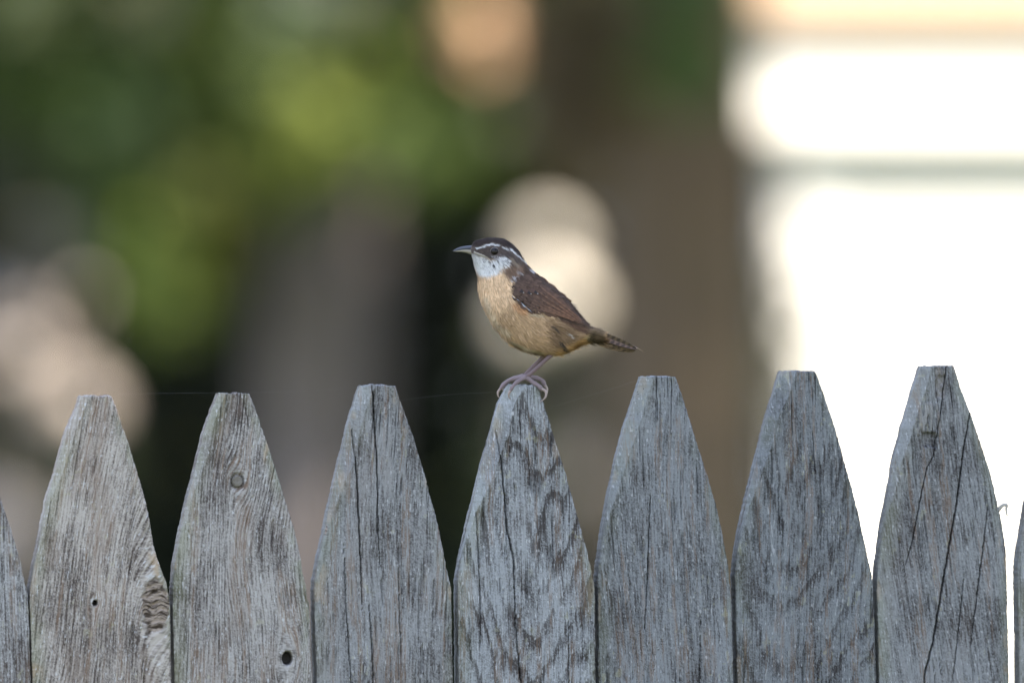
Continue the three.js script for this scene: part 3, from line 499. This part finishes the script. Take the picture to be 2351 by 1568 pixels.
// plumage pattern, in drawing units, plus painted shade on rear flank and under wing
const poly = (pts, c, soft, a = 1) => ({ pts, c, soft, a }), line = (pts, w, c, soft, a = 1) => ({ pts, w, c, soft, a });
const PLUMAGE = [
  poly([[340, 400], [520, 380], [640, 420], [660, 540], [660, 660], [560, 720], [480, 830], [420, 740], [360, 620]], [0.66, 0.46, 0.28], 110),
  line([[425, 620], [455, 740], [520, 850], [620, 930]], 20, [0.52, 0.46, 0.34], 44, 0.5), line([[640, 1000], [760, 1050], [900, 1095]], 14, [0.42, 0.38, 0.26], 22, 0.6),
  line([[690, 690], [760, 740]], 34, [0.42, 0.2, 0.085], 40, 0.6), line([[800, 760], [900, 770]], 16, [0.5, 0.4, 0.28], 24, 0.7),
  poly([[960, 800], [1150, 850], [1260, 960], [1140, 1035], [1040, 1090], [970, 1000]], [0.16, 0.102, 0.058], 90, 0.85),  // brown rear flank, its shading deepened in the colour
  poly([[960, 742], [1100, 780], [1290, 880], [1330, 940], [1240, 925], [1120, 850]], [0.085, 0.045, 0.032], 30, 0.9),  // rusty strip below the wing, darkened to paint the shade there
  line([[1040, 1095], [1160, 1045], [1270, 985]], 30, [0.46, 0.27, 0.1], 34, 0.8), line([[1290, 960], [1350, 940]], 16, [0.34, 0.27, 0.14], 20),
  poly([[1285, 850], [1430, 880], [1430, 975], [1300, 975]], [0.11, 0.08, 0.05], 40, 0.85),
  line([[1318, 985], [1335, 925]], 5, [0.05, 0.035, 0.02], 5), line([[1350, 972], [1362, 920]], 5, [0.05, 0.035, 0.02], 5), line([[1295, 985], [1300, 950]], 4, [0.07, 0.045, 0.03], 6),
  line([[1000, 865], [1060, 915]], 8, [0.05, 0.045, 0.04], 10, 0.8), line([[1065, 1010], [1105, 1060]], 16, [0.035, 0.03, 0.025], 14, 0.85), line([[1130, 930], [1160, 950]], 9, [0.5, 0.48, 0.45], 10, 0.6),
  poly([[555, 380], [630, 330], [690, 290], [770, 330], [850, 410], [700, 500], [610, 450]], [0.17, 0.11, 0.075], 45),
  poly([[735, 285], [860, 400], [1100, 600], [1330, 860], [1300, 885], [900, 745], [700, 690], [645, 560], [655, 470], [740, 420]], [0.078, 0.052, 0.038], 24),
  poly([[265, 80], [560, 80], [780, 300], [760, 330], [650, 335], [500, 290], [276, 245]], [0.11, 0.085, 0.07], 14),
  poly([[276, 232], [330, 250], [400, 268], [470, 300], [530, 285], [580, 255], [635, 285], [622, 335], [565, 370], [545, 402], [440, 445], [355, 425], [332, 385], [310, 300]], [0.6, 0.595, 0.575], 36),
  poly([[270, 165], [440, 180], [520, 165], [590, 190], [690, 290], [690, 340], [620, 290], [560, 245], [520, 275], [440, 270], [380, 245], [320, 240], [275, 232]], [0.078, 0.06, 0.052], 14),
  line([[640, 285], [690, 340]], 16, [0.28, 0.22, 0.16], 16, 0.7),
  poly([[285, 160], [350, 112], [430, 94], [500, 90], [570, 98], [645, 140], [705, 215], [760, 300], [735, 300], [670, 235], [610, 188], [550, 160], [480, 140], [420, 158], [360, 172], [300, 175]], [0.042, 0.031, 0.027], 9),
  line([[345, 190], [400, 176], [455, 155], [530, 166]], 5.5, [0.66, 0.67, 0.66], 11), line([[572, 190], [640, 206], [692, 256], [752, 310]], 5.5, [0.66, 0.65, 0.62], 8), line([[470, 262], [560, 268]], 6, [0.4, 0.4, 0.4], 10, 0.5),
  line([[484, 340], [494, 356]], 9, [0.02, 0.02, 0.025], 6), line([[395, 268], [460, 300], [530, 300]], 3, [0.12, 0.11, 0.11], 8, 0.5),
  line([[640, 460], [690, 440]], 14, [0.42, 0.40, 0.40], 16, 0.75), line([[700, 400], [740, 420]], 10, [0.36, 0.33, 0.32], 14, 0.6), line([[790, 375], [815, 395]], 8, [0.5, 0.48, 0.47], 8, 0.8),
];
function segd(x, y, a, b) { const dx = b[0] - a[0], dy = b[1] - a[1], t = clamp(((x - a[0]) * dx + (y - a[1]) * dy) / (dx * dx + dy * dy)); return Math.hypot(x - a[0] - t * dx, y - a[1] - t * dy); }
function plumage(x, y) {
  let c = [0.44, 0.295, 0.168]; x += 12 * (noise(x * 0.05, y * 0.05, 91) - 0.5); y += 12 * (noise(x * 0.05, y * 0.05, 92) - 0.5);
  for (const r of PLUMAGE) {
    let d = 1e9, ins = false; const n = r.pts.length;
    if (r.w === undefined) { for (let i = 0, j = n - 1; i < n; j = i++) { const a = r.pts[i], b = r.pts[j]; d = Math.min(d, segd(x, y, a, b)); if ((a[1] > y) !== (b[1] > y) && x < (b[0] - a[0]) * (y - a[1]) / (b[1] - a[1]) + a[0]) ins = !ins; } if (ins) d = -d; }
    else { for (let i = 1; i < n; i++) d = Math.min(d, segd(x, y, r.pts[i - 1], r.pts[i])); d -= r.w; }
    const k = (1 - sstep(-r.soft / 2, r.soft / 2, d)) * r.a; if (k > 0) c = mix3(c, r.c, k);
  }
  return c;
}
const Z = { w: 0, h: 0, d: null };
{ // body: one continuous surface
  const NT = 190, NA = 96, pos = [], col = [], idx = [];
  const ZW = 700, ZH = 640; Z.d = new Float32Array(ZW * ZH); Z.w = ZW; Z.h = ZH;      // near-side depth, 2 units a cell, from (280, 80)
  for (let i = 0; i <= NT; i++) for (let j = 0; j <= NA; j++) {
    const p = bodyPoint(i / NT, (j === NA ? 0 : j / NA) * Math.PI * 2), c = plumage(p[3], p[4]), v = 0.85 + 0.3 * noise(p[3] * 0.15, p[4] * 0.15, 14);
    pos.push(p[0], p[1], p[2]); col.push(c[0] * v, c[1] * v, c[2] * v);
  }
  for (let i = 0; i < NT; i++) for (let j = 0; j < NA; j++) { const a = i * (NA + 1) + j, b = a + NA + 1; idx.push(a, a + 1, b, b, a + 1, b + 1); }
  const f = pos.length / 3; pos.push(bx(284), by(198), 0); col.push(0.2, 0.17, 0.15); for (let j = 0; j < NA; j++) idx.push(f, j + 1, j);
  for (let i = 0; i <= 1400; i++) for (let j = 0; j <= 500; j++) { const p = bodyPoint(i / 1400, j / 500 * Math.PI), X = Math.round((p[3] - 280) / 2), Y = Math.round((p[4] - 80) / 2); if (X >= 0 && Y >= 0 && X < ZW && Y < ZH) { const o = Y * ZW + X; if (p[2] > Z.d[o]) Z.d[o] = p[2]; } }
  bird('body', geo(pos, idx, col), std(0xffffff, 0.95, { vertexColors: true }));
}
function zAt(x, y) { const X = clamp(Math.round((x - 280) / 2), 0, Z.w - 1), Y = clamp(Math.round((y - 80) / 2), 0, Z.h - 1); return Z.d[Y * Z.w + X]; }
{ // plumage: fine overlapping feather tips that follow the body
  const R = rng(404), pos = [], col = [], idx = [];
  for (let n = 0; n < 34000; n++) {
    const t = Math.pow(R(), 0.9), th = R() * Math.PI * 2, p = bodyPoint(t, th), X = p[3], Y = p[4];
    if (X < 318 && Y < 235 && Y > 160) continue;
    if (Math.hypot(X - 495, Y - 218) < 40) continue;
    const q = bodyPoint(Math.min(1, t + 0.012), th), q2 = bodyPoint(t, th + 0.03);
    const d = new THREE.Vector3(q[0] - p[0], q[1] - p[1], q[2] - p[2]).normalize(), e = new THREE.Vector3(q2[0] - p[0], q2[1] - p[1], q2[2] - p[2]).normalize(), nn = new THREE.Vector3().crossVectors(e, d).normalize();
    if (nn.z * p[2] < 0 && Math.abs(p[2]) > 1) nn.negate(); else if (Math.abs(p[2]) <= 1 && nn.y * Math.cos(th) < 0) nn.negate();
    const swirl = (fbm(X * 0.012, Y * 0.012 + (p[2] < 0 ? 50 : 0), 17) - 0.5) * 1.6 + (R() - 0.5) * 0.5; d.addScaledVector(e, swirl).normalize();
    const head = 1 - sstep(0.16, 0.34, t), vent = sstep(0.72, 0.9, t) * sstep(1.8, 2.6, Math.abs(th > Math.PI ? th - 2 * Math.PI : th));
    const len = lerp(4.8, 2.0, head) * (0.7 + 0.6 * R()) * (1 + 0.5 * vent), w = lerp(0.6, 0.4, head) * (0.7 + 0.6 * R()), stray = R() < 0.08 && t > 0.5 ? 0.3 : 0, lift = lerp(0.13, 0.2, head) + 0.25 * vent + 0.1 * R() + stray;
    const s = new THREE.Vector3().crossVectors(d, nn).normalize(); let c = plumage(X + d.x * len * 0.6 / BU, Y - d.y * len * 0.6 / BU);
    if (X > 380 && X < 640 && Y > 225 && Y < 340 && R() < 0.3 * (1 - sstep(270, 340, Y))) c = mix3(c, [0.06, 0.055, 0.055], 0.8);   // dark-flecked face
    const clump = 0.8 + 0.4 * fbm(X * 0.035, Y * 0.035, 23), j = (0.74 + 0.52 * R()) * clump, o = pos.length / 3;
    for (const [f, ww, l] of [[0, 1, -0.02], [0.5, 0.85, 0.6], [0.85, 0.45, 0.95]]) for (const sg of [-1, 1]) pos.push(p[0] + d.x * len * f + nn.x * lift * len * l + s.x * w * ww * sg * 0.5, p[1] + d.y * len * f + nn.y * lift * len * l + s.y * w * ww * sg * 0.5, p[2] + d.z * len * f + nn.z * lift * len * l + s.z * w * ww * sg * 0.5);
    pos.push(p[0] + d.x * len + nn.x * lift * len, p[1] + d.y * len + nn.y * lift * len, p[2] + d.z * len + nn.z * lift * len);
    for (let k = 0; k < 7; k++) col.push(c[0] * j, c[1] * j, c[2] * j);
    idx.push(o, o + 2, o + 1, o + 1, o + 2, o + 3, o + 2, o + 4, o + 3, o + 3, o + 4, o + 5, o + 4, o + 6, o + 5);
  }
  // loose tuft under the breast
  for (let n = 0; n < 60; n++) { const x = 600 + R() * 45, y = 975 + (x - 600) * 0.75, o = pos.length / 3, tx = x + 12 + 20 * R(), ty = y + 30 + 32 * R() * (1 - Math.abs(x - 620) / 60), z = (R() - 0.5) * 5; pos.push(bx(x - 4), by(y), z, bx(x + 4), by(y), z, bx(tx), by(ty), z + 0.4); for (let k = 0; k < 3; k++) col.push(0.56, 0.38, 0.2); idx.push(o, o + 1, o + 2); }
  bird('plumage', geo(pos, idx, col), std(0xffffff, 0.9, { vertexColors: true, side: THREE.DoubleSide }), wren, 'stuff');
}
// a feather laid on a surface from base to tip (drawing units); zf gives its height in mm
function feather(base, tip, wide, zf, colf, { curve = 0, tilt = 0.4, round = 0.6, seg = 18, across = 4, mirror = 1 } = {}) {
  const dx = tip[0] - base[0], dy = tip[1] - base[1], L = Math.hypot(dx, dy), nx = -dy / L, ny = dx / L, pos = [], col = [], idx = [];
  for (const back of [0, 1]) for (let i = 0; i <= seg; i++) {
    const t = i / seg, w = wide * Math.pow(Math.sin(Math.PI * clamp(lerp(0.16, 1, Math.pow(t, 1 / (1 + round))))), 0.6) * (t > 0.999 ? 0.02 : 1), b = curve * 4 * t * (1 - t);
    for (let j = 0; j <= across; j++) {
      const a = j / across * 2 - 1, x = base[0] + dx * t + nx * (a * w / 2 + b), y = base[1] + dy * t + ny * (a * w / 2 + b);
      pos.push(bx(x), by(y), mirror * (zf(x, y, t) + tilt * a + 0.12 * (1 - a * a) - back * 0.1)); const c = colf(t, a, x, y); col.push(...c);
    }
  }
  const C = across + 1, H = C * (seg + 1);
  for (const back of [0, 1]) for (let i = 0; i < seg; i++) for (let j = 0; j < across; j++) { const a = back * H + i * C + j, b = a + C; (back ^ (mirror < 0)) ? idx.push(a, a + 1, b, b, a + 1, b + 1) : idx.push(a, b, a + 1, b, b + 1, a + 1); }
  return geo(pos, idx, col);
}
const featherMat = std(0xffffff, 0.8, { vertexColors: true, side: THREE.DoubleSide });
for (const mirror of [1, -1]) { // folded wings
  const wing = new THREE.Group(); wing.name = 'wing'; wren.add(wing);
  const R = rng(66), low = [[646, 480], [640, 560], [662, 630], [725, 690], [815, 730], [910, 742], [985, 742], [1090, 780], [1195, 825], [1288, 868], [1318, 868]], up = [[690, 442], [765, 424], [845, 408], [925, 474], [992, 528], [1068, 588], [1138, 650], [1202, 720], [1252, 786], [1298, 850], [1320, 868]];
  const li = (a, t) => { const k = clamp(t, 0, 0.9999) * (a.length - 1), i = Math.floor(k), f = k - i; return [lerp(a[i][0], a[i + 1][0], f), lerp(a[i][1], a[i + 1][1], f)]; };
  const brown = (x, y) => mix3([0.078, 0.049, 0.036], [0.125, 0.064, 0.036], sstep(650, 1250, x));
  const zw = (x, y) => Math.max(zAt(x, y), 0.3) + 0.05 + 0.5 * sstep(640, 820, x);
  { // the wing's own surface under the feathers
    const NT = 70, NA = 26, pos = [], col = [], idx = [];
    for (let i = 0; i <= NT; i++) for (let j = 0; j <= NA; j++) { const a = li(low, i / NT), b = li(up, i / NT), k = j / NA, x = lerp(a[0], b[0], k), y = lerp(a[1], b[1], k), c = brown(x, y), v = 0.8 + 0.4 * noise(x * 0.12, y * 0.12, 4); pos.push(bx(x), by(y), mirror * (zw(x, y) - 0.15 + 0.5 * sstep(0.3, 0.9, i / NT) * (1 - k))); col.push(c[0] * v, c[1] * v, c[2] * v); }
    for (let i = 0; i < NT; i++) for (let j = 0; j < NA; j++) { const a = i * (NA + 1) + j, b = a + NA + 1; mirror > 0 ? idx.push(a, b, a + 1, b, b + 1, a + 1) : idx.push(a, a + 1, b, b, a + 1, b + 1); }
    bird('wing_cover', geo(pos, idx, col), featherMat, wing);
  }
  // long flight feathers, fanned so that each edge shows
  const tips = [[1322, 868], [1312, 866], [1285, 858], [1240, 842], [1190, 822], [1130, 797], [1065, 770], [990, 742]], bases = [[900, 500], [880, 540], [860, 580], [840, 615], [825, 640], [810, 660], [795, 678], [780, 690]];
  tips.forEach((tp, i) => bird('flight_feather', feather(bases[i], tp, 62, (x, y, t) => zw(x, y) + 0.75 + 0.9 * t * 0.6 - i * 0.05, (t, a, x, y) => { const c = brown(x, y), bar = 0.5 + 0.5 * Math.sin(t * 62 + i), v = (0.85 + 0.25 * noise(t * 40, a * 6 + i * 9, 8)) * (1 - 0.28 * bar * (a > 0 ? 1 : 0.5)) * (a > 0.7 ? 1.9 : a < -0.6 ? 0.55 : 1); return c.map(k => k * v); }, { curve: -14, tilt: 0.42, mirror, seg: 30 }), featherMat, wing));
  // rows of small coverts
  const cov = [];
  for (let n = 0; n < 260; n++) {
    const t = Math.pow(R(), 1.1) * 0.62, k = R(), a = li(low, t), b = li(up, t), x = lerp(a[0], b[0], k), y = lerp(a[1], b[1], k), ang = 0.62 + (R() - 0.5) * 0.25 - 0.25 * k, L = 58 + 30 * R(), v = 0.7 + 0.6 * R(), c0 = brown(x, y);
    const tx = x + Math.cos(ang) * L, ty = y + Math.sin(ang) * L; if (tx > 1180) continue;
    cov.push(feather([x, y], [tx, ty], 30 + 8 * R(), (xx, yy, f) => zw(xx, yy) + 0.35 + 0.45 * f + 0.3 * (1 - t), (f, e) => c0.map(q => q * v * (f > 0.8 ? 1.12 : 0.95) * (1 - 0.15 * Math.abs(e))), { tilt: 0.05, seg: 6, across: 2, mirror }));
  }
  bird('covert_feathers', mergeGeometries(cov), featherMat, wing, 'stuff');
  // pale-tipped coverts and the black and white bend of the wing
  for (const [x, y] of [[724, 562], [788, 574], [846, 571]]) bird('spotted_covert', feather([x - 34, y - 28], [x + 28, y + 14], 30, (a, b, f) => zw(a, b) + 1.0 + 0.3 * f, f => f > 0.8 ? [0.26, 0.23, 0.21] : f > 0.4 ? [0.03, 0.025, 0.025] : [0.085, 0.05, 0.04], { tilt: 0.05, seg: 10, across: 2, mirror }), featherMat, wing);
  for (let i = 0; i < 6; i++) { const x = 652 + i * 22, y = 604 + i * 19; bird('edge_feather', feather([x - 4, y - 6], [x + 62, y + 40], 15, (a, b, f) => zw(a, b) + 0.7 + 0.2 * f, (f, e) => e > 0.1 ? [0.36, 0.38, 0.42] : [0.03, 0.03, 0.034], { tilt: 0.1, seg: 8, across: 4, mirror }), featherMat, wing); }
}
{ // tail: stacked feathers, the near ones hanging lower and showing their undersides
  const bar = (c, c2, i) => (t, a) => { const k = sstep(0.2, 0.7, 0.5 + 0.5 * Math.sin(t * 55 + i * 2 + a)); return mix3(c, c2, k * 0.9); };
  const tail = new THREE.Group(); tail.name = 'tail'; wren.add(tail);
  const set = (b, t, w, z0, z1, c, o = {}) => bird('tail_feather', feather(b, t, w, (x, y, f) => lerp(z0, z1, f), c, { tilt: o.tilt ?? 0.8, seg: 26, across: 8, round: 0.25, curve: o.curve || 0 }), featherMat, tail);
  const top1 = [0.14, 0.09, 0.065], top2 = [0.04, 0.028, 0.024], und1 = [0.1, 0.07, 0.04], und2 = [0.026, 0.02, 0.013], pale = [0.24, 0.165, 0.1];
  const rim = (c, i) => (t, a) => a > 0.85 ? (Math.sin(t * 20 + i) > -0.2 || t > 0.85 ? pale : c) : mix3(c, und2, 0.9 * sstep(0.2, 0.8, 0.5 + 0.5 * Math.sin(t * 50 + a * 2)));
  set([1318, 872], [1742, 1052], 52, -3, -4, bar(top1, top2, 0), { curve: 14 }); set([1322, 888], [1738, 1056], 56, -2, -2, bar(top1, top2, 1), { curve: 12 }); set([1325, 904], [1728, 1058], 46, -1, 0.5, bar(top1, top2, 2), { curve: 8 });
  set([1330, 918], [1722, 1062], 46, 0, 2, bar(top1, top2, 3), { curve: 5 });
  set([1345, 935], [1726, 1060], 96, -0.5, 1.2, rim(und1, 0), { tilt: -0.5 }); set([1350, 950], [1716, 1072], 104, -1.2, 0.3, rim(und1, 1.5), { tilt: -0.6 }); set([1350, 958], [1700, 1080], 92, -1.8, -0.8, rim(und1, 3), { tilt: -0.6, curve: 6 });
  const s = tube([[bx(1700), by(1040), 0, 0.16], [bx(1740), by(1056), 0.2, 0.14], [bx(1782), by(1080), 0.2, 0.05]], 8, 5); bird('tail_filament', s, std(lin(0.4, 0.29, 0.18), 0.9), tail);
  const cv = []; const R = rng(12);
  for (let i = 0; i < 26; i++) { const x = 1270 + R() * 70, y = 905 + R() * 50; cv.push(feather([x - 40, y - 14], [x + 30, y + 10], 26, () => 2.6 + R() * 1.2, (f, e) => Math.sin(f * 16) > 0.1 ? [0.045, 0.03, 0.02] : [0.22, 0.145, 0.08], { tilt: 0.1, seg: 10, across: 2 })); }
  bird('tail_coverts', mergeGeometries(cv), featherMat, wren, 'stuff');
}
function loft(st, m, name) { // bill halves: top point, bottom point, half-width
  const pos = [], idx = [], NA = 20;
  st.forEach(([tx, ty, lx, ly, w]) => { for (let j = 0; j <= NA; j++) { const th = j / NA * Math.PI * 2, k = 0.5 + 0.5 * Math.cos(th); pos.push(bx(lerp(lx, tx, k)), by(lerp(ly, ty, k)), w * Math.sin(th)); } });
  for (let i = 0; i < st.length - 1; i++) for (let j = 0; j < NA; j++) { const a = i * (NA + 1) + j, b = a + NA + 1; idx.push(a, a + 1, b, b, a + 1, b + 1); }
  return geo(pos, idx);
}
{
  const horn = std(lin(0.075, 0.08, 0.1), 0.42), pale = std(lin(0.27, 0.245, 0.19), 0.45);
  bird('upper_bill', loft([[132, 210, 132, 214, 0.05], [146, 202, 148, 214, 0.35], [170, 188, 172, 212, 0.6], [205, 175, 210, 207, 0.95], [250, 167, 255, 203, 1.3], [300, 164, 300, 203, 1.7], [345, 168, 345, 212, 2.3], [380, 180, 380, 225, 2.6]], horn), horn);
  bird('lower_bill', loft([[140, 211, 141, 216, 0.1], [170, 208, 172, 218, 0.5], [205, 200, 207, 219, 0.85], [250, 196, 253, 227, 1.35], [300, 197, 300, 245, 1.9], [345, 205, 345, 260, 2.7], [390, 225, 390, 268, 3.3]], pale), pale);
  for (const s of [1, -1]) {
    bird('gape', tube([[bx(318), by(222), s * (zAt(322, 224) - 0.1), 0.75], [bx(360), by(240), s * (zAt(360, 240) + 0.1), 0.9], [bx(405), by(258), s * (zAt(405, 258) + 0.1), 0.75], [bx(440), by(270), s * (zAt(440, 270) + 0.05), 0.3]], 14, 8), pale);
    const ey = new THREE.SphereGeometry(2.75, 32, 24); ey.translate(bx(495), by(218), s * (zAt(495, 218) - 0.95)); bird('eye', ey, new THREE.MeshPhysicalMaterial({ color: lin(0.012, 0.009, 0.008), roughness: 0.03, specularIntensity: 0.5 }));
    const rg = new THREE.TorusGeometry(2.68, 0.26, 8, 36); rg.translate(bx(495), by(218), s * (zAt(495, 218) - 0.15)); bird('eyelid', rg, std(lin(0.19, 0.175, 0.16), 0.8));
  }
}
{ // legs and feet gripping the picket tip: points [x, y, z mm, radius mm]
  const shank = std(lin(0.15, 0.105, 0.105), 0.5), skin = std(lin(0.195, 0.15, 0.155), 0.55), claw = std(lin(0.3, 0.235, 0.205), 0.4);
  const P = a => a.map(([x, y, z, r]) => [bx(x), by(y), z, r * 0.93]), scute = (t, a) => 0.93 + 0.24 * Math.pow(Math.abs(Math.cos(t * Math.PI * 2.5)), 5) + 0.06 * Math.sin(t * 60) * (0.6 + 0.4 * Math.cos(a));
  const leg = (tarsus, toes) => {
    const g = new THREE.Group(); g.name = 'leg'; wren.add(g);
    bird('tarsus', tube(P(tarsus), 40, 14, (t, a) => 0.93 + 0.05 * Math.sin(t * 26) + 0.06 * Math.cos(a * 3)), shank, g);
    for (const [toe, cl] of toes) { const tg = bird('toe', tube(P(toe), 28, 12, scute), skin, g); const c = tube(P(cl), 18, 10); c.scale(inner, inner, inner); part('claw', c, claw, tg); }
  };
  leg([[1010, 1075, 4, 2.4], [980, 1110, 4, 1.7], [880, 1205, 4.5, 1.45], [800, 1275, 4.5, 1.5], [762, 1305, 4.5, 1.8]], [
    [[[770, 1300, 4.5, 1.6], [715, 1328, 6, 1.45], [672, 1358, 9.2, 1.35], [645, 1392, 11.2, 1.25], [632, 1418, 11.4, 1.2]], [[633, 1415, 11.4, 1.0], [620, 1440, 11.8, 0.8], [618, 1468, 11.4, 0.5], [634, 1497, 10.2, 0.12]]],
    [[[765, 1296, 3.5, 1.6], [690, 1312, 3, 1.45], [625, 1326, 3, 1.4], [575, 1362, 3.5, 1.35], [545, 1404, 4, 1.25]], [[546, 1400, 4, 1.0], [526, 1428, 4.2, 0.85], [524, 1458, 4.4, 0.55], [542, 1486, 4.6, 0.12]]],
    [[[775, 1308, 4.5, 1.7], [835, 1352, 5.5, 1.55], [880, 1380, 7, 1.5], [908, 1412, 8, 1.35]], [[905, 1402, 8, 1.1], [936, 1424, 9, 1.0], [938, 1465, 10, 0.75], [918, 1494, 10.6, 0.45], [882, 1516, 10.2, 0.12]]],
  ]);
  leg([[975, 1065, -4, 2.2], [940, 1105, -4, 1.6], [850, 1190, -4, 1.4], [785, 1255, -3.5, 1.45], [755, 1288, -3, 1.7]], [
    [[[745, 1288, -3, 1.5], [680, 1305, -4, 1.4], [620, 1330, -5, 1.3], [585, 1370, -5, 1.2]], [[586, 1366, -5, 0.9], [568, 1392, -5, 0.7], [566, 1420, -5, 0.15]]],
    [[[760, 1292, -3, 1.6], [850, 1308, -3, 1.5], [905, 1330, -3, 1.45], [930, 1372, -3, 1.3]], [[924, 1362, -3, 1.1], [948, 1400, -2.5, 0.9], [946, 1440, -1.5, 0.6], [928, 1472, 0, 0.12]]],
  ]);
}
tag(wren, 'small brown wren with buff breast and white eyebrow perched on a picket tip', 'bird'); shadows(wren);

// fine spider silk strung between the picket tips
for (const [pts, label] of [
  [[[262, 904], [700, 897], [822, 888]], 'faint spider thread between the three leftmost picket tips'],
  [[[907, 920], [1040, 905], [1150, 900]], 'faint spider thread reaching the picket below the wren'],
  [[[1262, 935], [1380, 900], [1467, 872]], 'faint spider thread from the perch to the picket beside the big trunk'],
]) {
  const a = pts.map(([x, y]) => { const u = alongFence(x); return [u * CO, EYE - (y - 784) * K, -u * SI, 0.000014]; });
  const m = named(new THREE.Mesh(tube(a, 24, 4), std(lin(0.35, 0.35, 0.35), 0.5)), 'spider_thread'); scene.add(m); tag(m, label, 'spider thread', 'spider threads on the fence');
}
scene.traverse(o => { if (o.isMesh && o.name !== 'lawn') { o.castShadow = true; o.receiveShadow = true; } });
renderer.render(scene, camera);
